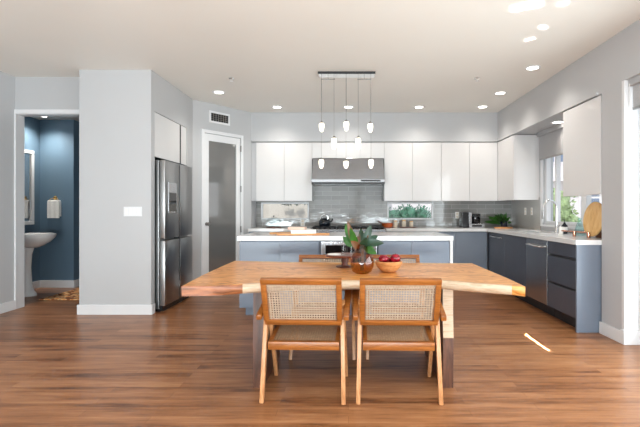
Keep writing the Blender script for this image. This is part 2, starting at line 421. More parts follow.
# wall behind the camera with three tall windows
g = G(); fy0, fy1 = -2.6, -2.5
g.box(-4.06, XR, fy0, fy1, 0, .45).box(-4.06, XR, fy0, fy1, 2.4, H)
xs = [-4.06, -3.4, -1.65, -1.45, .3, .5, 2.2, XR]
for i in range(0, 8, 2): g.box(xs[i], xs[i+1], fy0, fy1, .45, 2.4)
struct(g, 'wall_rear', 'wall')
def window_unit(n, x0, x1, z0, z1, y, fw=.05, mull=()):
    g = G()
    g.box(x0, x1, y-.03, y+.03, z0, z0+fw, .004).box(x0, x1, y-.03, y+.03, z1-fw, z1, .004)
    g.box(x0, x0+fw, y-.03, y+.03, z0+fw, z1-fw).box(x1-fw, x1, y-.03, y+.03, z0+fw, z1-fw)
    for m in mull: g.box(m-.02, m+.02, y-.025, y+.025, z0+fw, z1-fw)
    f = struct(g, 'window_%d' % n, 'trim')
    G().box(x0+fw, x1-fw, y-.004, y+.004, z0+fw, z1-fw).build('pane', 'glass', f)
window_unit(1, -1.53, -.69, WZ0, WZ1, BY+.03, .026)
window_unit(2, .68, 1.485, WZ0, WZ1, BY+.03, .026)
for i, (a, b) in enumerate(((-3.4, -1.65), (-1.45, .3), (.5, 2.2))): window_unit(4+i, a, b, .45, 2.4, -2.55, .06, ((a+b)/2,))
# sink window: frame, two sashes
g = G(); y0, y1, z0, z1 = SW; xw0, xw1 = XW+.03, XW+.09
g.box(xw0, xw1, y0, y1, z0, z0+.05).box(xw0, xw1, y0, y1, z1-.05, z1)
for a, b in ((y0, y0+.05), (y1-.05, y1), (5.18, 5.30), (4.78, 4.83), (5.93, 5.97)): g.box(xw0, xw1, a, b, z0+.05, z1-.05)
g.box(XW-.012, XW, y0-.0, y1+.06, z0-.03, z0).box(XW-.012, XW, y1, y1+.06, z0, z1).box(XW-.04, xw0, y0, y1, z0-.02, z0)
f = struct(g, 'window_3', 'trim')
G().box(XW+.055, XW+.062, y0+.05, y1-.05, z0+.05, z1-.05).build('pane', 'glass', f)
# sliding door
g = G(); dx0, dx1 = 2.60, 2.66
g.box(dx0, dx1, -1.2, 3.82, DZ-.07, DZ).box(dx0, dx1, -1.2, 3.82, 0.0, .04)
for a, b in ((3.74, 3.82), (2.05, 2.19), (.40, .54), (-1.2, -1.1)): g.box(dx0, dx1, a, b, .04, DZ-.07)
for a, b in ((2.19, 3.74), (.54, 2.05), (-1.1, .4)): g.box(dx0+.005, dx1-.005, a, b, .04, .16).box(dx0+.005, dx1-.005, a, b, DZ-.15, DZ-.07)
dr = struct(g, 'door_1', 'trim')
for a, b in ((2.19, 3.74), (.54, 2.05), (-1.1, .4)): G().box(dx0+.025, dx0+.033, a, b, .16, DZ-.15).build('pane', 'glass', dr)
g = G().box(XR-.004, 2.60, 3.82, 3.86, .13, DZ, .003).box(XR-.018, 2.61, 3.805, 3.862, 0, .13, .004)
struct(g, 'trim_2', 'trim')
# baseboards
def base(name, boxes):
    g = G()
    for b in boxes:
        x0, x1, yy0, yy1 = b; g.box(x0, x1, yy0, yy1, 0, .115, .004)
    struct(g, name, 'trim')
base('baseboard_left', [(-4.06, -4.042, -2.5, 5.2)])
base('baseboard_pillar', [(-3.128, XF+.018, 4.912, 4.93), (XF, XF+.018, 4.93, 5.0), (-3.128, -3.11, 4.93, 5.2)])
base('baseboard_right', [(XR-.018, XR, 3.862, 4.185)])
base('baseboard_powder', [(-4.82, -4.802, 5.335, 6.66), (-4.802, -4.272, 6.642, 6.66), (-4.29, -4.272, 6.66, 7.4), (-4.272, -3.13, 7.382, 7.4)])
g = G(); dbox(g, 0.005, DU0-.0, 0, .018, 0, .115, .003); struct(g, 'baseboard_pantry', 'trim')
# casing of the powder room opening
g = G().box(-4.06, -4.04, 5.178, 5.2, 0, 2.43, .004).box(-4.04, -3.111, 5.178, 5.2, 2.385, 2.43, .004).box(-4.064, -4.05, 5.2, 5.335, 0, 2.40).box(-4.05, -3.13, 5.2, 5.335, 2.375, 2.40)
struct(g, 'trim_3', 'trim')
# pantry door
g = G(); dbox(g, DU0, DU0+.05, 0, .02, 0, 2.42, .003); dbox(g, DU1-.05, DU1, 0, .02, 0, 2.42, .003); dbox(g, DU0+.05, DU1-.05, 0, .02, 2.37, 2.42, .003)
struct(g, 'trim_4', 'trim')
g = G(); a, b = DU0+.055, DU1-.055
dbox(g, a, a+.075, -.035, .005, .01, 2.365, .003); dbox(g, b-.075, b, -.035, .005, .01, 2.365, .003); dbox(g, a+.075, b-.075, -.035, .005, 2.26, 2.365); dbox(g, a+.075, b-.075, -.035, .005, .01, .22)
pd = struct(g, 'door_2', 'trim')
t = NT('frosted_pantry_glass'); t.set(Base_Color=t.ramp(t.noise(t.coords(), 2, 2), [(.3, srgb(138, 138, 137)), (.7, srgb(146, 146, 145))]), Roughness=.05, Metallic=.5); M['pantry_glass'] = t.m
g = G(); dbox(g, a+.075, b-.075, -.02, -.01, .22, 2.26); g.build('pane', 'pantry_glass', pd)
g = G(); k = diag(a+.035, .005, 1.0); g.lathe([(0, 0), (.028, .001), (.028, .006), (.010, .010), (.010, .035), (.024, .042), (.028, .055), (.02, .068), (0, .07)], (0, 0, 0), 20)
q = dn.to_track_quat('Z', 'Y').to_matrix().to_4x4(); q.translation = k; g.build('door_knob', 'nickel', pd, 40, rot=q)
for z in (.25, .85, 1.5, 2.15):
    g = G(); dbox(g, b-.002, b+.012, .004, .026, z, z+.10, .002); g.build('hinge', 'nickel', pd)

# ---------------------------------------------------------------- exterior
tag(G().box(-14, 22, 7.75, 30, -.5, -.3).box(3.3, 22, -6, 7.75, -.5, -.3).build('garden_ground', 'ground'), 'pale paved yard outside the kitchen windows', 'yard')
nb = thing('neighbour_building', 'pink and white neighbouring house seen through the sink window', 'building', (7.5, 14, -.3))
G().box(-2.3, 4, 0, 4, 0, 3.0).box(-2.3, 4, 0, 4, 3.0, 8.5).build('wall', 'stucco', nb)
G().box(-2.42, -1.55, -.12, 0, 0, 8.5).build('corner_panel', 'stucco_pink', nb)
G().box(-1.5, 4, -.35, 0, 2.45, 2.62).build('ledge', 'stucco', nb)
for x in (-1.05, .1, 1.3):
    for z in (3.1, 5.0, 1.0):
        w_ = G().box(x-.06, x+.66, -.05, 0, z-.06, z+.96).build('window', 'stucco', nb)
        G().box(x, x+.27, -.06, -.045, z, z+.9).box(x+.33, x+.6, -.06, -.045, z, z+.9).build('pane', 'ext_glass', w_)
def bush(name, mat, loc, label, blobs, leaves=420, size=.07, trunk=None, fine=1):
    b = thing(name, label, 'shrub', loc)
    g = G()
    for c, r, sc in blobs: g.ball(c, r*.8, sc, 3, .10)
    for i in range(leaves):
        c, r, sc = random.choice(blobs)
        d = Vector((random.gauss(0, 1), random.gauss(0, 1), random.gauss(0, 1))).normalized()
        p = Vector(c)+Vector((d.x*sc[0], d.y*sc[1], d.z*sc[2]))*r*random.uniform(.75, 1.05)
        e = p+(d+Vector((random.uniform(-.7, .7), random.uniform(-.7, .7), random.uniform(-.7, .7)))).normalized()*size
        g.leaf(p, e, size*.5, d, .1, .1, .001, 2)
    g.build('foliage', mat, b)
    if trunk: G().tube([(0, 0, 0), (.02, 0, trunk*.5), (0, .02, trunk)], .05).build('trunk', 'stem', b)
    return b
bush('garden_tree', 'leaf_light', (5.35, 11.2, -.3), 'light green leafy tree outside the sink window', [((0, 0, 1.5), .55, (1, 1, 1.3)), ((.35, .1, 1.1), .5, (1, 1, 1)), ((-.2, 0, .7), .4, (1, 1, 1)), ((.45, 0, .5), .45, (1, 1, 1))], 600, .12, 1.2)
tag(G().box(4.55, 4.78, 10.2, 10.6, -.3, 2.05).build('brick_post', 'stucco_pink'), 'reddish garden post outside the sink window', 'post')
bush('round_hedge', 'leaf_teal', (1.45, 9.6, -.3), 'rounded blue green hedge outside the right slot window', [((-.42, 0, 1.33), .23, (1, 1, 1)), ((-.1, 0, 1.38), .25, (1.2, 1, 1)), ((.2, 0, 1.36), .24, (1, 1, 1)), ((.42, 0, 1.25), .2, (1, 1, 1)), ((0, 0, .6), .6, (.9, .6, 1.1))], 900, .06)
hv = bush('climbing_vine', 'leaf_dark', (-.8, 9.85, -.3), 'dark leafy vine on beige wall outside the left slot window', [((-.62, 0, 1.68), .08, (1.5, .5, .5)), ((-.38, 0, 1.68), .07, (1, .5, .5)), ((-.15, 0, 1.68), .06, (1, .5, .5)), ((0, 0, 1.36), .1, (1, .5, .7)), ((.12, 0, 1.5), .05, (.6, .5, 2)), ((-.1, 0, 1.28), .07, (1, .5, .7))], 260, .05, 1.3)
tag(G().box(-4, .6, 10, 10.2, -.3, 3.2).build('garden_wall', 'stucco_beige'), 'beige garden wall outside the left slot window', 'wall')
tag(G().box(.7, 4.2, 11.2, 11.4, -.3, 3.2).build('garden_wall', 'stucco'), 'white garden wall behind the rounded hedge', 'wall')

# ---------------------------------------------------------------- kitchen cabinets
UZ0, UZ1 = 1.362, 2.335
def upper(x0, x1, label, group='white upper cabinets on the back wall', z0=UZ0, y=7.08, handed=1):
    t = thing('upper_cabinet', label, 'cabinet', ((x0+x1)/2, BY-.015, z0), 0, group)
    w = (x1-x0)/2; d = BY-.015-y
    G().box(-w+.001, w-.001, -d+.022, 0, 0, UZ1-z0).build('body', 'white_gloss', t)
    G().box(-w+.002, w-.002, -d, -d+.02, .002, UZ1-z0-.002, .0015).build('door', 'white_gloss', t)
xs = [-1.532, -1.065, -.604]
lab = ['glossy white upper cabinet nearest the pantry door', 'glossy white upper cabinet just left of the range hood']
for i in range(2): upper(xs[i], xs[i+1], lab[i])
xs = [.595, 1.063, 1.54, 2.01, XR]
lab = ['glossy white upper cabinet just right of the range hood', 'glossy white upper cabinet second right of the range hood', 'glossy white upper cabinet third right of the range hood', 'glossy white upper cabinet in the right corner of the back wall']
for i in range(4): upper(xs[i], xs[i+1], lab[i])
xs = [-.604, -.204, .195, .595]
lab = ['short white cabinet above the left third of the hood', 'short white cabinet above the middle of the hood', 'short white cabinet above the right third of the hood']
for i in range(3): upper(xs[i], xs[i+1], lab[i], 'short white cabinets above the hood', 2.07)
G_ = G().box(-1.613, -1.534, 7.10, BY-.015, UZ0, UZ1).build('filler_panel', 'wall'); tag(G_, 'narrow grey filler strip beside the pantry wall', 'panel')
def side_upper(y0, y1, label, split=None):
    t = thing('upper_cabinet', label, 'cabinet', (XW-.001, (y0+y1)/2, UZ0), 0, 'white upper cabinets on the window wall')
    w = (y1-y0)/2; d = XW-.001-XR+.001
    G().box(-d+.022, 0, -w, w, 0, UZ1-UZ0).build('body', 'white_gloss', t)
    ys = [-w, w] if not split else [-w, split-(y0+y1)/2, w]
    for a, b in zip(ys, ys[1:]): G().box(-d, -d+.02, a+.001, b-.001, .002, UZ1-UZ0-.002, .0015).build('door', 'white_gloss', t)
side_upper(6.39, 7.075, 'glossy white upper cabinet at the far side of the sink window')
side_upper(4.19, 4.92, 'glossy white upper cabinet above the round cutting board')

# base cabinets: back run
FY = 6.86
def base_unit(x0, x1, label, doors=1):
    t = thing('base_cabinet', label, 'cabinet', ((x0+x1)/2, BY-.015, 0), 0, 'slate base cabinets along the back wall')
    w = (x1-x0)/2; d = BY-.015-FY
    G().box(-w+.001, w-.001, -d+.025, 0, .11, .865).box(-w+.001, w-.001, -d+.08, 0, 0, .11).build('body', 'slate', t)
    n = doors
    for i in range(n):
        a = -w+2*w*i/n; b = -w+2*w*(i+1)/n
        G().box(a+.002, b-.002, -d, -d+.022, .115, .845, .0015).build('door', 'slate', t)
base_unit(-1.61, -.605, 'slate base cabinet left of the range', 2)
base_unit(.60, 1.16, 'slate base cabinet right of the range')
base_unit(1.16, 1.73, 'slate base cabinet behind the right end of the island')
base_unit(1.73, 2.234, 'slate base cabinet in the corner beside the dark dishwasher')
# worktops
g = G().box(-1.612, -.603, FY-.02, BY-.014, .865, .912, .003)
tag(g.build('countertop', 'quartz'), 'white quartz countertop left of the range', 'countertop')
SB = (5.47, 6.02, 2.36, 2.70)   # sink cut-out y0,y1,x0,x1
g = G().box(.603, XW-.014, FY-.02, BY-.014, .865, .912, .003)
g.box(2.228, SB[2], 4.18, FY-.02, .865, .912).box(SB[3], XW-.014, 4.18, FY-.02, .865, .912).box(SB[2], SB[3], 4.18, SB[0], .865, .912).box(SB[2], SB[3], SB[1], FY-.02, .865, .912)
tag(g.build('countertop', 'quartz'), 'white quartz corner countertop running under the sink window', 'countertop')
g = G().box(SB[2]-.01, SB[3]+.01, SB[0]-.01, SB[1]+.01, .70, .71)
g.box(SB[2]-.01, SB[2], SB[0]-.01, SB[1]+.01, .71, .864).box(SB[3], SB[3]+.01, SB[0]-.01, SB[1]+.01, .71, .864).box(SB[2], SB[3], SB[0]-.01, SB[0], .71, .864).box(SB[2], SB[3], SB[1], SB[1]+.01, .71, .864)
sk = thing('kitchen_sink', 'undermount steel sink below the window faucet', 'sink'); g.build('basin', 'steel', sk)
G().lathe([(0, .7105), (.04, .7105), (.04, .714), (0, .714)], ((SB[2]+SB[3])/2, (SB[0]+SB[1])/2, 0), 20).build('drain', 'nickel', sk)
# right run
FX = 2.248
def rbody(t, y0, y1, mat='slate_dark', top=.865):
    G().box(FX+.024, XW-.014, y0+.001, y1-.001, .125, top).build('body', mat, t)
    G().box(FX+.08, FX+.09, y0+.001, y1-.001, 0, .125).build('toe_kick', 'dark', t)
def bar_handle(t, y0, y1, z, mat, out=.032):
    G().tube([(FX, y0+.02, z), (FX-out*.8, y0+.012, z), (FX-out, y0+.035, z), (FX-out, (y0+y1)/2, z), (FX-out, y1-.035, z), (FX-out*.8, y1-.012, z), (FX, y1-.02, z)], .009, 10).build('handle', mat, t, 40)
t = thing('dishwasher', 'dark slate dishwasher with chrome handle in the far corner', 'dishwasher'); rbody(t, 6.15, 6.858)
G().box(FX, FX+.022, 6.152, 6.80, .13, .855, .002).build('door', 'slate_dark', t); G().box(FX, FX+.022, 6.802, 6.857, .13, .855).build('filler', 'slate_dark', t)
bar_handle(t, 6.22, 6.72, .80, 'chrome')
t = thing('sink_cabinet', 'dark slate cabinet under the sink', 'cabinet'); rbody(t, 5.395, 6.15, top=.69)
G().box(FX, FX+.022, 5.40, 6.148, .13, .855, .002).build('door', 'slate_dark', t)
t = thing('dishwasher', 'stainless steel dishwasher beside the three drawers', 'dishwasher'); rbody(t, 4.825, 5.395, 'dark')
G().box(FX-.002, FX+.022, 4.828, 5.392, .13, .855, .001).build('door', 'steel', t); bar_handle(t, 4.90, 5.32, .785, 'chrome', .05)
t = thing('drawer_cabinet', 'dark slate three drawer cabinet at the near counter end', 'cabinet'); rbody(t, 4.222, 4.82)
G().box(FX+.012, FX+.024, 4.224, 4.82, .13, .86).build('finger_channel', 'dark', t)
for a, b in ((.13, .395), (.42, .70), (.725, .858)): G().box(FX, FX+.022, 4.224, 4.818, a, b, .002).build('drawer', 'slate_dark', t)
tag(G().box(FX-.002, XW-.014, 4.196, 4.22, 0, .864, .001).build('end_panel', 'slate'), 'slate blue end panel of the right counter run', 'panel')

# island
IX0, IX1, IY0, IY1 = -1.235, 1.15, 4.83, 5.68
il = thing('kitchen_island', 'slate blue island with white top behind the dining table', 'island', (0, 5.25, 0))
def L(g): return g
oy = -5.25
G().box(IX0+.01, IX1-.001, IY0+.024+oy, IY1+oy, .10, .862).box(IX0+.05, IX1-.001, IY0+.09+oy, IY1-.08+oy, 0, .10).build('body', 'slate', il)
G().box(IX0-.02, IX1+.035, IY0-.02+oy, IY1+.02+oy, .862, .914, .003).build('worktop', 'quartz', il)
G().box(IX1, IX1+.03, IY0-.01+oy, IY1+.01+oy, 0, .861, .002).build('end_panel', 'quartz', il)
for a, b in ((IX0, -.775), (-.773, -.335), (.34, .71), (.713, IX1-.002)):
    G().box(a, b, IY0+oy, IY0+.022+oy, .10, .848, .0015).build('door', 'slate', il)
ck = G().box(-.31, .32, IY0-.006+oy, IY0+.022+oy, .40, .852, .003).build('microwave_drawer', 'steel', il)
G().box(-.26, .27, IY0-.010+oy, IY0-.006+oy, .47, .81).build('glass', 'black_glass', ck)
G().box(-.31, .32, IY0+oy, IY0+.022+oy, .10, .395, .002).build('drawer', 'slate', il)

# range and hood
rg = thing('range', 'wide stainless gas range with black grates under the hood', 'stove', (0, BY-.02, 0))
G().box(-.60, .597, -.60, 0, .06, .895, .004).build('body', 'steel', rg)
G().box(-.60, .597, -.645, -.60, .80, .905, .006).build('control_panel', 'steel', rg)
for i in range(8): G().lathe([(0, 0), (.022, 0), (.02, .03), (0, .03)], (-.49+i*.14, -.675, .85), 14, 'Y').build('knob', 'nickel', rg, 40)
G().box(-.59, .587, -.59, -.02, .895, .905).build('hob', 'black_glass', rg)
for i in range(3):
    x0 = -.585+i*.392; g = G()
    for y in (-.56, -.40, -.24, -.08): g.box(x0, x0+.38, y-.006, y+.006, .925, .94)
    for k in range(5): g.box(x0+.01+k*.087, x0+.022+k*.087, -.57, -.06, .906, .937)
    g.build('grate', 'black', rg)
hd = thing('range_hood', 'wide brushed stainless range hood above the cooktop', 'hood', (0, BY-.014, 1.63))
hw0, hw1 = -.599, .589
G().hexa([(hw0, -.53, .08), (hw1, -.53, .08), (hw1, 0, .08), (hw0, 0, .08), (hw0+.02, -.47, .43), (hw1-.02, -.47, .43), (hw1-.02, 0, .43), (hw0+.02, 0, .43)], .003).build('canopy', 'steel_h', hd)
G().box(hw0-.003, hw1+.003, -.545, 0, .03, .08, .003).build('lower_band', 'steel_h', hd)
G().box(hw0, hw1, -.53, -.01, 0, .025).build('filter', 'black', hd)
G().box(.2, .52, -.556, -.549, .042, .068).build('control_strip', 'black_glass', hd)

# ---------------------------------------------------------------- refrigerator + cabinet above
fr = thing('refrigerator', 'dark stainless four door refrigerator in the wall niche', 'refrigerator', (-2.62, 5.48, 0))
ox, oy = 2.62, -5.48
fy0, fy1, fx = 5.05, 5.93, -2.17
G().box(-3.0+ox, fx-.075+ox, fy0+.004+oy, fy1-.004+oy, .03, 1.80, .004).build('body', 'steel_fridge', fr)
fm = (fy0+fy1)/2
def fdoor(a, b, z0, z1): return G().box(fx-.068+ox, fx+ox, a+oy, b+oy, z0, z1, .008).build('door', 'steel_fridge', fr, 40)
d1 = fdoor(fy0, fm-.014, .87, 1.80); fdoor(fm+.014, fy1, .87, 1.80); fdoor(fy0, fm-.014, .07, .845); fdoor(fm+.014, fy1, .07, .845)
G().box(fx-.068+ox, fx-.002+ox, fm-.013+oy, fm+.013+oy, .30, 1.78).build('handle_channel', 'black', fr)
G().box(fx-.3+ox, fx-.04+ox, fy0+.02+oy, fy1-.02+oy, 0, .07).build('plinth', 'black', fr)
dp = G().box(fx-.002+ox, fx+.004+ox, fy0+.09+oy, fm-.09+oy, 1.17, 1.55, .003).build('dispenser', 'steel', d1)
G().box(fx+.003+ox, fx+.006+ox, fy0+.115+oy, fm-.115+oy, 1.19, 1.42).build('dispenser_bay', 'black_glass', d1)
cb = thing('upper_cabinet', 'white cabinet above the refrigerator', 'cabinet', (-2.62, 5.48, 1.84))
G().box(-3.03+ox, XF-.03+ox, 5.03+oy, 6.01+oy, 0, .525).build('body', 'dark', cb)
G().box(XF-.03+ox, XF-.003+ox, 5.787+oy, 5.818+oy, 0, .525).build('finger_gap', 'dark', cb)
for a, b in ((5.025, 5.785), (5.82, 6.015)): G().box(XF-.028+ox, XF-.006+ox, a+oy, b+oy, .0, .525, .002).build('door', 'white_gloss', cb)

# ---------------------------------------------------------------- wall fittings
sw = thing('light_switch_panel', 'white four gang switch plate on the grey pillar', 'light switch', (-2.49, 4.93, 1.19))
G().box(-.105, .105, -.006, 0, -.055, .055, .002).build('plate', 'trim', sw)
for i in range(4): G().box(-.085+i*.046, -.055+i*.046, -.011, -.006, -.033, .033, .002).build('rocker', 'paper', sw)
vt = thing('air_vent', 'white wall vent grille above the pantry door', 'vent', (0, 0, 0))
g = G(); u0, u1, z0, z1 = .27, .64, 2.54, 2.72
dbox(g, u0, u1, 0, .012, z0, z0+.03); dbox(g, u0, u1, 0, .012, z1-.03, z1); dbox(g, u0, u0+.03, 0, .012, z0+.03, z1-.03); dbox(g, u1-.03, u1, 0, .012, z0+.03, z1-.03); g.build('frame', 'trim', vt)
g = G(); dbox(g, u0+.03, u1-.03, .001, .003, z0+.03, z1-.03); g.build('backing', 'dark', vt)
g = G()
for i in range(1, 7):
    u = u0+.03+(u1-u0-.06)*i/7; dbox(g, u-.004, u+.004, .003, .010, z0+.03, z1-.03)
for i in range(1, 4):
    z = z0+.03+(z1-z0-.06)*i/4; dbox(g, u0+.03, u1-.03, .004, .008, z-.002, z+.002)
g.build('louvre', 'nickel', vt)
def outlet(x, z, label, side=False, y=None):
    t = thing('power_outlet', label, 'outlet', (x, BY-.012, z) if not side else (XW-.012, y, z), 0 if not side else PI/2*-1+0)
    G().box(-.036, .036, -.006, 0, -.058, .058, .002).build('plate', 'paper', t)
    for s_ in (-1, 1): G().box(-.018, .018, -.008, -.006, s_*.026-.016, s_*.026+.016, .001).build('socket', 'ceramic', t)
outlet(-.80, .99, 'white outlet in the tile below the left slot window')
outlet(1.90, 1.12, 'white outlet on the back tile left of the coffee machine')
outlet(0, 1.19, 'white outlet on the side tile nearer the corner', True, 6.86)
outlet(0, 1.19, 'white outlet on the side tile nearer the sink window', True, 6.62)

# ---------------------------------------------------------------- ceiling lights
def downlight(x, y, z, label, power=26):
    t = thing('recessed_light', label, 'ceiling light', (x, y, z), 0, 'recessed ceiling lights')
    G().lathe([(.062, 0), (.085, 0), (.085, -.006), (.062, -.008), (.062, 0)], (0, 0, 0), 28, cap=False).build('trim_ring', 'trim', t, 40)
    G().lathe([(0, -.002), (.062, -.002), (.062, -.005), (0, -.005)], (0, 0, 0), 28).build('lens', 'lens', t)
    if power: lamp('recessed_bulb', 'SPOT', (x, y, z-.03), (0, 0, -1), power, (1, .93, .84), spot_size=2.3, spot_blend=1.0, shadow_soft_size=.06)
for x, y, l in ((-1.12, 6.7, 'recessed ceiling light left of the pendants by the back soffit'), (0, 6.7, 'recessed ceiling light behind the pendant fixture'), (1.11, 6.7, 'recessed ceiling light right of the pendants by the back soffit'),
                (2.1, 6.68, 'recessed ceiling light in the far right corner'), (-1.78, 5.86, 'recessed ceiling light in front of the pantry door'), (2.1, 5.9, 'recessed ceiling light above the right worktop'),
                (2.1, 4.86, 'recessed ceiling light nearest the camera on the right'), (-1.36, 3.2, 'recessed ceiling light at the top edge above the table')):
    downlight(x, y, H, l)
downlight(2.70, 5.5, 2.345, 'recessed light in the soffit over the sink window', 10)
downlight(-4.58, 6.38, 2.62, 'recessed light in the powder room ceiling', 85)
for x, y, l in ((-1.44, 5.25, 'small sprinkler head on the left of the ceiling'), (1.58, 5.24, 'small sprinkler head on the right of the ceiling')):
    t = thing('sprinkler_head', l, 'sprinkler', (x, y, H), 0, 'sprinkler heads on the ceiling')
    G().lathe([(0, 0), (.035, 0), (.035, -.006), (.012, -.010), (.010, -.03), (.022, -.034), (.022, -.037), (0, -.037)], (0, 0, 0), 20).build('body', 'chrome', t, 30)

# pendant fixture
pn = thing('pendant_light_fixture', 'chrome ceiling bar with eight hanging opal glass pendants', 'pendant light', (-.02, 5.08, H))
G().box(-.335, .335, -.085, .085, -.022, 0, .003).build('canopy', 'chrome', pn)
G().box(-.337, .337, -.089, -.086, -.030, .0).build('canopy_edge', 'dark', pn)
S = 426.7
def px(p, y): return (p-348.4)*y/S+.02
for p in (328, 364.3):
    c = px(p, 5.08); h = G().box(c-.083, c+.083, .02, .03, -.062, -.052, .001).tube([(c, .025, -.052), (c, .025, -.02)], .004).build('hanger_bar', 'nickel', pn)
def pendant(p, ybot, ytop, dy):
    Y = 5.08+dy; s = S/Y; x = px(p, Y); z1 = 1.2+(210.7-ytop)/s-H; z0 = 1.2+(210.7-ybot)/s-H; h = z1-z0
    c = G().tube([(x, dy, -.02), (x, dy, z1+.02)], .0022, 6).build('cord', 'nickel', pn)
    G().lathe([(0, z1+.028), (.008, z1+.024), (.018, z1+.010), (.024, z1), (.024, z1-.004), (0, z1-.004)], (x, dy, 0), 18).build('cap', 'nickel', pn, 40)
    G().lathe([(.025, z1-.003), (.031, z1-h*.12), (.032, z1-h*.4), (.026, z1-h*.72), (.017, z1-h*.94), (.008, z0), (0, z0)], (x, dy, 0), 22).build('glass_shade', 'pendant', pn, 50)
for a in ((321.6, 132, 123, -.03), (346.3, 131, 121.6, -.03), (370.3, 132.5, 123.5, -.03), (334, 149.5, 138, .0), (358.2, 149.8, 138, .0), (321.3, 168.5, 159.5, .05), (346.0, 168.5, 161, .05), (371, 168.5, 159.5, .05)): pendant(*a)

# ---------------------------------------------------------------- shades
t = thing('roller_shade', 'grey roller shade pulled down above the sink window', 'window shade', (0, 0, 0))
G().box(2.80, 2.805, 4.935, 6.24, 1.96, 2.30).build('cloth', 'shade', t); G().box(2.795, 2.812, 4.935, 6.24, 1.935, 1.96, .003).build('bottom_bar', 'nickel', t); G().box(2.77, 2.85, 4.93, 6.26, 2.28, 2.343).build('cassette', 'shade', t)
t = thing('roller_shade', 'grey roller shade at the top of the sliding door', 'window shade', (0, 0, 0))
G().box(2.535, 2.54, 1.6, 3.80, 2.12, 2.33).build('cloth', 'shade', t); G().box(2.53, 2.547, 1.6, 3.80, 2.095, 2.12, .003).build('bottom_bar', 'nickel', t); G().box(2.50, 2.575, 1.55, 3.81, 2.31, 2.369).build('cassette', 'shade', t)
G().tube([(2.50, 3.795, 2.33), (2.50, 3.795, 1.4), (2.50, 3.795, .74), (2.515, 3.795, .70), (2.54, 3.795, .69), (2.565, 3.795, .70), (2.575, 3.795, .74), (2.575, 3.795, 1.4), (2.55, 3.795, 2.33)], .0035, 6).build('bead_chain', 'trim', t)

# ---------------------------------------------------------------- powder room
ps = thing('pedestal_sink', 'white pedestal sink in the blue powder room', 'sink', (-4.52, 6.02, 0))
G().box(-.16, -.12, -.1, .1, 0, .02).lathe([(.135, 0), (.13, .03), (.10, .08), (.075, .2), (.065, .4), (.075, .58), (.11, .70)], (-.03, 0, 0), 24, sy=.85).build('pedestal', 'porcelain', ps, 50)
g = G()
rim = []; 
g.lathe([(.07, .68), (.14, .71), (.22, .76), (.27, .815), (.285, .85), (.285, .872), (.26, .876), (.20, .85), (.10, .80), (0, .79)], (.06, 0, 0), 32, sx=1.0, sy=.98)
g.box(-.298, -.06, -.27, .27, .80, .874, .02); g.build('basin', 'porcelain', ps, 50)
f = G().lathe([(.03, .874), (.028, .90), (.018, .91), (.016, .97), (0, .975)], (-.17, 0, 0), 16).tube([(-.17, 0, .94), (-.13, 0, .975), (-.08, 0, .97), (-.06, 0, .945)], .012).build('faucet', 'brass', ps, 50)
for s_ in (-1, 1): G().lathe([(.022, .874), (.020, .90), (.012, .91), (.02, .93), (0, .94)], (-.17, s_*.11, 0), 14).build('faucet_handle', 'brass', ps, 50)
mr = thing('wall_mirror', 'white framed mirror above the pedestal sink', 'mirror', (-4.82, 6.1, 1.55))
g = G(); hy, hz, fw = .41, .56, .055
g.box(0.001, .03, -hy, hy, -hz, -hz+fw, .004).box(0.001, .03, -hy, hy, hz-fw, hz, .004).box(0.001, .03, -hy, -hy+fw, -hz+fw, hz-fw, .004).box(0.001, .03, hy-fw, hy, -hz+fw, hz-fw, .004)
g.build('frame', 'trim', mr); G().box(.001, .012, -hy+fw, hy-fw, -hz+fw, hz-fw).build('mirror_glass', 'chrome', mr)
tr = thing('towel_ring', 'brass towel ring on the blue wall', 'towel ring', (-4.57, 6.66, 1.40))
G().lathe([(0, 0), (.028, 0), (.03, -.012), (.014, -.02), (.010, -.045), (0, -.045)], (0, 0, 0), 20, 'Y').lathe([(0, 0), (.012, -.01), (.006, -.02), (0, -.02)], (0, -.04, .0), 12, 'Y').build('bracket', 'brass', tr, 40)
G().tube([(.075*math.cos(a), -.04, -.005+.0-.045*(1-math.sin(a))+.0) for a in [PI/2+i*2*PI/20 for i in range(21)]], .005, 8).build('ring', 'brass', tr, 50)
tw = G(); 
pts = []
for i in range(13):
    u = i/12; x = -.09+.18*u; pts.append((x, 0.004*math.sin(u*14)))
for sgn, y in ((1, 6.60), (-1, 6.64)):
    tw.prism([(x-4.57, y+d) for x, d in pts]+[(x-4.57, y+d+.014) for x, d in pts[::-1]], 1.085 if sgn > 0 else 1.11, 1.345)
tw.box(-4.662, -4.478, 6.60, 6.656, 1.33, 1.362, .012)
tag(tw.build('hand_towel', 'towel'), 'white hand towel folded over the brass ring', 'towel')
g = G().box(-4.15, -3.35, 5.72, 6.75, .001, .012, .004); tag(g.build('bath_rug', 'rug'), 'orange patterned rug on the powder room floor', 'rug')

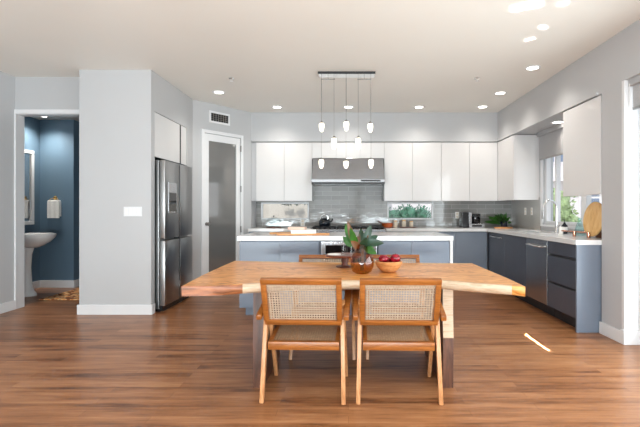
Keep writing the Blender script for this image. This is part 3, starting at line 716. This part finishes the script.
# ---------------------------------------------------------------- dining table
TZ, TT = .74, .062
near = [(-1.02, 2.60), (-.95, 2.60), (-.86, 2.615), (-.77, 2.63), (-.66, 2.66), (-.55, 2.69), (-.42, 2.735), (-.28, 2.765), (-.12, 2.79), (.05, 2.80), (.22, 2.81), (.40, 2.83), (.58, 2.83), (.68, 2.775), (.80, 2.70), (.90, 2.65), (1.0, 2.61), (1.075, 2.585)]
far = [(1.085, 3.74), (.9, 3.745), (.7, 3.765), (.45, 3.785), (.2, 3.79), (-.05, 3.80), (-.3, 3.825), (-.55, 3.84), (-.8, 3.885), (-1.045, 3.93)]
rend = [(1.088, 2.9), (1.086, 3.3)]; lend = [(-1.05, 3.5), (-1.045, 3.05)]
out = near+rend+far+lend; n = len(out); nn = len(near)
cx = sum(p[0] for p in out)/n; cy = sum(p[1] for p in out)/n
def kind(i):   # material of the side face starting at outline point i
    x = out[i][0]
    if i < nn-1: return 1 if -.75 < x < .97 else (0 if x > 0 else 2)
    if nn-1 <= i <= nn+1: return 0
    if nn+1 < i < nn+1+len(far): return 1
    return 2
g = G(); rings = []
def off(i, d):
    a = Vector(out[(i-1) % n]); b = Vector(out[(i+1) % n]); tt = (b-a).normalized(); nrm = Vector((tt.y, -tt.x)); return Vector(out[i])+nrm*d
rnd = [random.uniform(-.004, .004) for _ in range(n)]
for d, z in ((-.028, TZ), (-.004, TZ), (0, TZ-.004), (.006, TZ-.022), (.004, TZ-.042), (-.012, TZ-.056), (-.03, TZ-TT)):
    ring = []
    for i in range(n):
        k = d+(rnd[i] if z < TZ-.01 else 0)
        if (i < nn and kind(i) != 1 and kind(max(0, i-1)) != 1) or nn <= i < nn+2 or i >= nn+2+len(far): k = min(d, -.002) if z > TZ-.01 else -.003
        p = off(i, k); ring.append(g.b.verts.new((p.x, p.y, z)))
    rings.append(ring)
f = g.b.faces.new(rings[0]); f.material_index = 0
for ri, (a, b) in enumerate(zip(rings, rings[1:])):
    for i in range(n):
        f = g.b.faces.new((a[i], b[i], b[(i+1) % n], a[(i+1) % n]))
        k = kind(i); f.material_index = (k if k == 1 else 0) if ri == 0 else k
f = g.b.faces.new(rings[-1][::-1]); f.material_index = 0
tb = thing('dining_table', 'live edge wooden slab dining table with pale sapwood rim', 'table', (0, 3.25, 0))
to = g.build('tabletop', ['slab', 'sap', 'end'], tb, 50); to.location = (0, -3.25, 0)
def slab_leg(x0, x1, label):
    g = G(); prof = [(-.36, 0), (-.37, .34), (-.355, .5), (-.36, .675), (.33, .675), (.34, .4), (.32, .15), (.33, 0)]
    a = [g.b.verts.new((x0, y, z)) for y, z in prof]; b = [g.b.verts.new((x1, y, z)) for y, z in prof]; m = len(prof)
    g.b.faces.new(a); g.b.faces.new(b[::-1])
    for i in range(m):
        f = g.b.faces.new((a[i], b[i], b[(i+1) % m], a[(i+1) % m]))
        if i in (1, 2) and x0 > 0: f.material_index = 1
    o = g.build('leg', ['leg_dark', 'sap'], tb, 40); o['label'] = label; return o
slab_leg(-.645, -.575, 'dark brown slab leg'); slab_leg(.64, .71, 'slab leg with pale sapwood edge')

# ---------------------------------------------------------------- cane chairs
def make_chair(label, loc, rz, group):
    t = thing('cane_armchair', label, 'chair', loc, rz, group)
    # back panel, leaning towards -Y at the top
    W2 = .247; zb, zt, yb, yt = .485, .788, -.175, -.295
    def bp(x, v, o=0):   # point on the panel plane: v 0..1 up, o outwards along normal
        nrm = Vector((0, zt-zb, yt*-1+yb)).normalized(); return Vector((x, yb+(yt-yb)*v, zb+(zt-zb)*v))+Vector((0, -nrm.y, -nrm.z))*o
    def panelbox(x0, x1, v0, v1, th, bev=.003, g=None):
        g = g or G(); P = [bp(x0, v0, th), bp(x1, v0, th), bp(x1, v0, -th), bp(x0, v0, -th), bp(x0, v1, th), bp(x1, v1, th), bp(x1, v1, -th), bp(x0, v1, -th)]
        return g.hexa(P, bev)
    g = panelbox(-W2, W2, .895, 1.0, .016); panelbox(-W2+.004, W2-.004, 0, .10, .015, g=g)
    panelbox(-W2, -W2+.034, .09, .90, .015, g=g); panelbox(W2-.034, W2, .09, .90, .015, g=g)
    bf = g.build('backrest_frame', 'teak', t, 40)
    panelbox(-W2+.03, W2-.03, .09, .905, .0025, 0).build('backrest_cane', 'cane_back', t)
    # seat
    zr, zf, yr, yf = .372, .425, -.185, .235; x2 = .226
    def sp(y): return zr+(zf-zr)*(y-yr)/(yf-yr)
    g = G(); 
    def sb(x0, x1, y0, y1, h=.052, top=0): g.hexa([(x0, y0, sp(y0)-h), (x1, y0, sp(y0)-h), (x1, y1, sp(y1)-h), (x0, y1, sp(y1)-h), (x0, y0, sp(y0)-top), (x1, y0, sp(y0)-top), (x1, y1, sp(y1)-top), (x0, y1, sp(y1)-top)], .003)
    sb(-x2, x2, yr, yr+.03); sb(-x2, x2, yf-.03, yf); sb(-x2, -x2+.028, yr+.03, yf-.03); sb(x2-.028, x2, yr+.03, yf-.03)
    g.build('seat_frame', 'teak', t, 40)
    g = G(); a, b = x2-.024, .024
    g.hexa([(-a, yr+b, sp(yr+b)-.012), (a, yr+b, sp(yr+b)-.012), (a, yf-b, sp(yf-b)-.012), (-a, yf-b, sp(yf-b)-.012), (-a, yr+b, sp(yr+b)-.004), (a, yr+b, sp(yr+b)-.004), (a, yf-b, sp(yf-b)-.004), (-a, yf-b, sp(yf-b)-.004)])
    g.build('seat_cane', 'cane_seat_shaded', t)
    for s_ in (-1, 1):
        x = s_*.244
        G().beam((s_*.256, -.222, 0), (x, -.125, .565), .026, .032, .026, .055, .004).build('rear_leg', 'teak_leg', t, 40)
        G().beam((s_*.256, .235, 0), (x, -.06, .60), .026, .030, .026, .055, .004).build('front_leg', 'teak_leg', t, 40)
        G().beam((s_*.272, -.235, .535), (s_*.272, .215, .645), .034, .034, .055, .028, .006).build('armrest', 'teak', t, 40)
    return t
grp = 'cane armchairs around the dining table'
c0 = make_chair('cane armchair at the near left side of the table', (-.278, 2.875, 0), math.radians(-2), grp)
dup(c0, 'cane armchair at the near right side of the table', (.322, 2.865, 0), math.radians(-1.5))
dup(c0, 'cane armchair at the far left side of the table', (-.21, 3.66, 0), PI)
dup(c0, 'cane armchair at the far right side of the table', (.41, 3.67, 0), PI)

# ---------------------------------------------------------------- on the table
def revolve(prof_out, th): return prof_out+[(max(r-th, .001), h) for r, h in prof_out[::-1]]
vz = thing('glass_vase', 'amber ribbed glass vase holding magnolia leaves', 'vase', (.10, 3.13, TZ))
pv = [(.045, .001), (.070, .015), (.086, .05), (.088, .085), (.078, .125), (.060, .158), (.044, .185), (.040, .212)]
g = G(); g.lathe([(0, .001)]+pv+[(r-.005, h+.003) for r, h in pv[::-1]]+[(0, .012)], (0, 0, 0), 40, cap=False); g.build('body', 'amber', vz, 60)
mb = thing('magnolia_branch', 'glossy green magnolia leaves with russet backs in the amber vase', 'plant', (.10, 3.13, TZ+.02))
G().tube([(.0, 0, 0), (.004, 0, .12), (-.01, 0, .2), (-.02, 0, .27)], .004, 8).tube([(.01, .01, .0), (.01, 0, .14), (.03, 0, .22), (.045, -.01, .26)], .004, 8).tube([(-.01, -.01, .0), (0, 0, .15), (.01, .01, .23)], .004, 8).build('stem', 'stem', mb, 40)
# (pixel target base, tip) turned into real points at the vase's own distance
LV = [((353, 247), (342.5, 236.5), .05, 'leaf', 0.02), ((352, 245), (346, 223), .055, 'leaf', .03), ((355, 246), (347.5, 222), .042, 'leaf_brown', -.03), ((357, 247), (350, 229), .05, 'leaf', -.06),
      ((364, 244), (371, 225), .055, 'leaf_dark', -.01), ((362, 243), (361, 228), .04, 'leaf_dark', .04), ((363, 243), (383, 242), .06, 'leaf_dark', -.03), ((364, 247), (375, 252), .055, 'leaf', -.06),
      ((366, 243), (379, 235), .045, 'leaf_dark', .05), ((359, 248), (352, 241), .05, 'leaf_brown', -.06), ((361, 249), (366, 238), .05, 'leaf_dark', -.05), ((357, 248), (358, 236), .05, 'leaf_brown', 0)]
for (bx, by), (tx, ty), w, m, dy in LV:
    s = S/3.13
    cv = lambda X, Y_: ((X-348.4)/s-.10, 1.2-(Y_-210.7)/s-TZ-.02)
    b_ = cv(bx, by); t_ = cv(tx, ty)
    G().leaf((b_[0], 0, b_[1]), (t_[0], dy*1.3, t_[1]), w, (random.uniform(-.3, .3), -1, .35), .25, .12).build('leaf', m, mb, 60)
bw = thing('wooden_bowl', 'light wooden bowl of red apples beside the vase', 'bowl', (.302, 3.2, TZ))
pb = [(.045, .001), (.062, .012), (.084, .036), (.098, .062), (.104, .082)]
G().lathe([(0, .001)]+pb+[(r-.007, h+.002) for r, h in pb[::-1]]+[(0, .012)], (0, 0, 0), 36, cap=False).build('body', 'bowl_wood', bw, 60)
def apple(loc, r, label, tilt):
    t = thing('apple', label, 'apple', loc, tilt, 'red apples in the wooden bowl')
    pr = []
    for i in range(15):
        a = PI*i/14; rr = math.sin(a)*(1+.05*math.cos(a)); h = math.cos(a)*.88
        if i == 0: h = .70
        if i == 1: h = .84
        if i == 14: h = -.76
        pr.append((r*rr if 0 < i < 14 else 0, r*h))
    G().lathe(pr[::-1], (0, 0, 0), 24).build('fruit', 'apple', t, 80)
    G().tube([(0, 0, r*.68), (.002, 0, r*.85), (.006, .002, r*1.02)], .0016, 6).build('stalk', 'stem', t)
apple((.262, 3.19, TZ+.098), .038, 'red apple on the left of the wooden bowl', .3)
apple((.352, 3.20, TZ+.102), .040, 'red apple on the right of the wooden bowl', 1.3)
apple((.298, 3.255, TZ+.075), .036, 'red apple at the back of the wooden bowl', 2.2)
cs = thing('cake_stand', 'dark red wooden pedestal stand beside the amber vase', 'cake stand', (-.03, 3.49, TZ))
G().lathe([(0, .001), (.07, .001), (.07, .008), (.03, .014), (.024, .03), (.030, .05), (.024, .075), (.05, .085), (0, .085)], (0, 0, 0), 28).build('pedestal', 'dark_wood', cs, 50)
G().lathe([(0, .085), (.155, .088), (.158, .098), (.152, .104), (.14, .100), (0, .100)], (0, 0, 0), 40).build('plate', 'dark_wood', cs, 50)
def tumbler(loc, label, r=.026, h=.075):
    t = thing('glass_tumbler', label, 'glass', loc, 0, 'clear glasses on the cake stand')
    p = [(r*.8, .001), (r*.95, h*.5), (r, h)]
    G().lathe([(0, .001)]+p+[(a-.002, b) for a, b in p[::-1]]+[(0, .006)], (0, 0, 0), 20, cap=False).build('body', 'glass', t, 50)
tumbler((-.03, 3.44, TZ+.1012), 'clear glass tumbler on the front of the dark cake stand')
tumbler((.035, 3.52, TZ+.1012), 'clear glass tumbler on the dark stand hidden beside the vase')
tag(G().lathe([(0, 0), (.055, .0), (.055, .008), (0, .010)], (-.115, 3.47, TZ+.1012), 24).build('coaster', 'paper'), 'flat white coaster on the left of the cake stand', 'coaster')

# ---------------------------------------------------------------- on the island
IZ = .9145
def paddle(loc, rz, l, w, label, mat='wood_or', hl=.16):
    t = thing('cutting_board', label, 'cutting board', loc, rz, 'wooden boards on the island')
    pts = [(-l/2, -w/2+.02), (-l/2+.02, -w/2), (l/2-.04, -w/2), (l/2, -w/2+.05), (l/2+.02, -.02), (l/2+hl, -.018), (l/2+hl+.015, 0), (l/2+hl, .018), (l/2+.02, .02), (l/2, w/2-.05), (l/2-.04, w/2), (-l/2+.02, w/2), (-l/2, w/2-.02)]
    G().prism(pts, 0, .018, .003).build('board', mat, t)
paddle((-.62, 5.06, IZ), .05, .44, .2, 'long wooden paddle board lying under the white book')
paddle((-.66, 5.3, IZ), PI+.12, .36, .18, 'wooden paddle board behind the one under the books', hl=.12)
b1 = thing('book', 'large white book lying on the wooden board', 'book', (-.53, 5.07, IZ+.0185), .06, 'books on the island')
G().box(-.145, .145, -.10, .10, 0, .042, .002).build('cover', 'paper', b1)
b2 = thing('book', 'rose coloured book on top of the white book', 'book', (-.61, 5.10, IZ+.061), -.05, 'books on the island')
G().box(-.10, .10, -.08, .08, 0, .03, .002).build('cover', 'rose', b2)
# ---------------------------------------------------------------- on the back counter
CZ = .9125
ct = thing('glass_canister', 'clear glass dome jar on the counter below the left slot window', 'jar', (-1.27, 7.25, CZ))
G().lathe([(0, 0), (.13, 0), (.13, .012), (0, .012)], (0, 0, 0), 28).build('base', 'dark_wood', ct, 40)
G().lathe([(.12, .0125), (.125, .10), (.10, .15), (.04, .175), (0, .178)], (0, 0, 0), 28).build('dome', 'thin_glass', ct, 60)
G().lathe([(0, .178), (.016, .185), (.018, .20), (0, .21)], (0, 0, 0), 16).build('knob', 'chrome', ct, 50)
ke = thing('kettle', 'black round kettle on the left burner', 'kettle', (-.40, 7.18, .9405))
G().lathe([(0, 0), (.085, 0), (.10, .03), (.098, .07), (.075, .115), (.04, .135), (0, .14)], (0, 0, 0), 28).build('body', 'kettle', ke, 60)
G().tube([(.08, 0, .06), (.12, 0, .09), (.135, 0, .125)], .014, 10, .009).build('spout', 'kettle', ke, 40)
G().tube([(-.06, 0, .12), (-.055, 0, .17), (0, 0, .195), (.055, 0, .17), (.06, 0, .12)], .008, 8).build('handle', 'chrome', ke, 40)
sp = thing('saucepan', 'orange saucepan with upturned handle right of the grates', 'saucepan', (.66, 7.24, CZ))
G().lathe([(0, .001), (.07, .001), (.09, .03), (.092, .075), (.086, .075), (.084, .03), (.065, .008), (0, .008)], (0, 0, 0), 28, cap=False).build('body', 'terracotta', sp, 50)
G().tube([(-.085, 0, .065), (-.12, 0, .09), (-.16, 0, .115)], .010, 8).build('handle', 'dark_wood', sp, 40)
for x, l, r, h in ((.80, 'cream jar right beside the orange saucepan', .034, .12), (.945, 'cream jar in the middle of the three counter jars', .036, .12), (1.07, 'cream jar farthest right of the three counter jars', .034, .10)):
    t = thing('storage_jar', l, 'jar', (x, 7.26, CZ+(.012 if x > .9 else 0)), 0, 'cream jars below the right slot window')
    G().lathe([(0, 0), (r*.9, 0), (r, .01), (r, h*.75), (r*.8, h*.85), (0, h*.85)], (0, 0, 0), 22).build('body', 'ceramic', t, 50)
    G().lathe([(0, h*.85), (r*.85, h*.86), (r*.85, h), (0, h)], (0, 0, 0), 22).build('lid', 'bamboo', t, 50)
tag(G().lathe([(0, 0), (.14, 0), (.15, .011), (0, .011)], (1.01, 7.26, CZ), 30, sy=.6).build('serving_tray', 'dark_wood'), 'oval brown tray under two cream jars', 'tray')
cm = thing('coffee_machine', 'black and steel coffee machine on the corner counter', 'coffee machine', (2.10, 7.24, CZ))
G().box(-.19, -.09, -.12, .12, 0, .26, .006).build('water_tank', 'black', cm)
G().box(-.09, -.04, -.12, .12, .03, .26, .004).build('column', 'steel', cm)
G().box(-.09, .17, -.14, .12, 0, .07, .006).build('base', 'steel', cm)
G().box(-.04, .12, -.142, -.139, .02, .05).build('control_panel', 'black', cm)
G().lathe([(0, .0705), (.075, .0705), (.085, .10), (.085, .17), (.06, .19), (0, .19)], (.05, 0, 0), 26).build('carafe', 'black_glass', cm, 50)
G().box(-.04, .12, -.06, .08, .195, .235, .01).build('brew_head', 'black', cm)
pt = thing('potted_plant', 'leafy green plant in a navy pot in the counter corner', 'plant', (2.62, 7.2, CZ))
G().lathe([(0, .001), (.05, .001), (.058, .12), (.052, .12), (.048, .09), (0, .09)], (0, 0, 0), 24, cap=False).build('pot', 'navy', pt, 50)
for i in range(46):
    a = random.uniform(0, 2*PI); e = random.uniform(.1, 1.2); l = random.uniform(.10, .20)
    tip = Vector((math.cos(a)*math.cos(e)*l*1.1-.06-.08*random.random(), math.sin(a)*math.cos(e)*l*.8-.06, .10+math.sin(e)*l*1.1-.04*random.random()))
    bs = tip*random.uniform(.25, .6)+Vector((0, 0, .03)); tip.z = max(tip.z, .02); bs.z = max(bs.z, .03)
    G().leaf(bs, tip, .05, (random.uniform(-.5, .5), -.8, .6), .2, .15, .001, 4).build('leaf', 'leaf', pt, 60)
g = G().lathe([(0, 0), (.13, 0), (.13, .018), (0, .018)], (2.56, 7.0, CZ), 32, sy=.7).box(2.40, 2.46, 6.985, 7.015, CZ, CZ+.018)
tag(g.build('serving_board', 'wood_or'), 'small oval wooden board in front of the corner plant', 'cutting board')
# ---------------------------------------------------------------- by the sink
fc = thing('kitchen_faucet', 'chrome gooseneck faucet in front of the sink window', 'faucet', (2.735, 5.60, CZ))
G().lathe([(.028, 0), (.028, .01), (.018, .02), (.018, .10), (0, .10)], (0, 0, 0), 18).tube([(0, 0, .08), (0, 0, .28), (-.01, 0, .36), (-.045, 0, .41), (-.09, 0, .425), (-.135, 0, .41), (-.17, 0, .36), (-.18, 0, .29)], .011, 12).build('spout', 'chrome', fc, 50)
G().lathe([(.016, .18), (.018, .19), (.016, .29), (0, .29)], (-.18, 0, 0), 14).build('spray_head', 'nickel', fc, 50)
G().tube([(0, 0, .06), (.0, -.04, .075), (0, -.09, .10)], .007, 8).build('lever', 'chrome', fc, 50)
sb_ = thing('soap_bottle', 'dark soap bottle with black pump by the faucet', 'bottle', (2.70, 5.33, CZ))
G().lathe([(0, 0), (.034, 0), (.036, .01), (.036, .10), (.014, .125), (.012, .14), (0, .14)], (0, 0, 0), 22).build('body', 'soap', sb_, 50)
G().lathe([(.0365, .03), (.0368, .03), (.0368, .085), (.0365, .085)], (0, 0, 0), 22, cap=False).build('label_band', 'label_w', sb_, 50)
G().tube([(0, 0, .14), (0, 0, .175), (-.03, 0, .178)], .005, 8).build('pump', 'black', sb_)
jb = thing('glass_jug', 'pale aqua conical glass jug left of the round board', 'jug', (2.70, 4.98, CZ))
pj = [(.065, .001), (.066, .01), (.05, .08), (.026, .15), (.018, .18), (.024, .20)]
G().lathe([(0, .001)]+pj+[(r-.003, h) for r, h in pj[::-1]]+[(0, .006)], (0, 0, 0), 26, cap=False).build('body', 'aqua', jb, 60)
rr = thing('towel_rail', 'low copper countertop rail on a white post', 'towel holder', (2.48, 4.98, CZ))
G().lathe([(0, 0), (.024, 0), (.024, .10), (0, .10)], (0, 0, 0), 18).build('post', 'paper', rr, 40)
G().tube([(.0, -.02, .055), (.03, -.16, .055), (.055, -.32, .055), (.075, -.44, .055)], .008, 10).build('rail', 'copper', rr, 40)
G().lathe([(0, 0), (.018, 0), (.018, .06), (0, .06)], (.04, -.22, 0), 16).build('collar', 'copper', rr, 40)
G().lathe([(0, 0), (.018, 0), (.018, .06), (0, .06)], (.075, -.44, 0), 16).build('foot', 'copper', rr, 40)
def leaning_board(x, y, r, mat, label, tilt):
    t = thing('round_cutting_board' if mat == 'bamboo' else 'dark_cutting_board', label, 'cutting board', (x, y, CZ+.001), 0)
    g = G()
    prof = [(0, -.009), (r-.003, -.009), (r, -.006), (r, .006), (r-.003, .009), (0, .009)]
    g.lathe(prof, (0, 0, r), 48, 'X')
    g.build('board', mat, t, 40, rot=Matrix.Rotation(tilt, 4, 'Y'), loc=(0, 0, .010))
leaning_board(2.605, 4.575, .188, 'bamboo', 'large round bamboo cutting board leaning upright at the counter end', .13)
tag(G().hexa([(2.66, 4.30, CZ), (2.683, 4.30, CZ), (2.683, 4.60, CZ), (2.66, 4.60, CZ), (2.73, 4.30, CZ+.28), (2.753, 4.30, CZ+.28), (2.753, 4.60, CZ+.28), (2.73, 4.60, CZ+.28)], .004).build('dark_board', 'dark_wood'), 'dark rectangular board behind the round bamboo board', 'cutting board')
# narrow lamp added inside the room, imitating a sun streak on the floor
lamp('added_streak_lamp', 'AREA', (2.44, 3.90, 1.6), (1.718-2.44, 0, -1.6), 2.2, (1, .95, .88), (.50, .014), spread=.012)
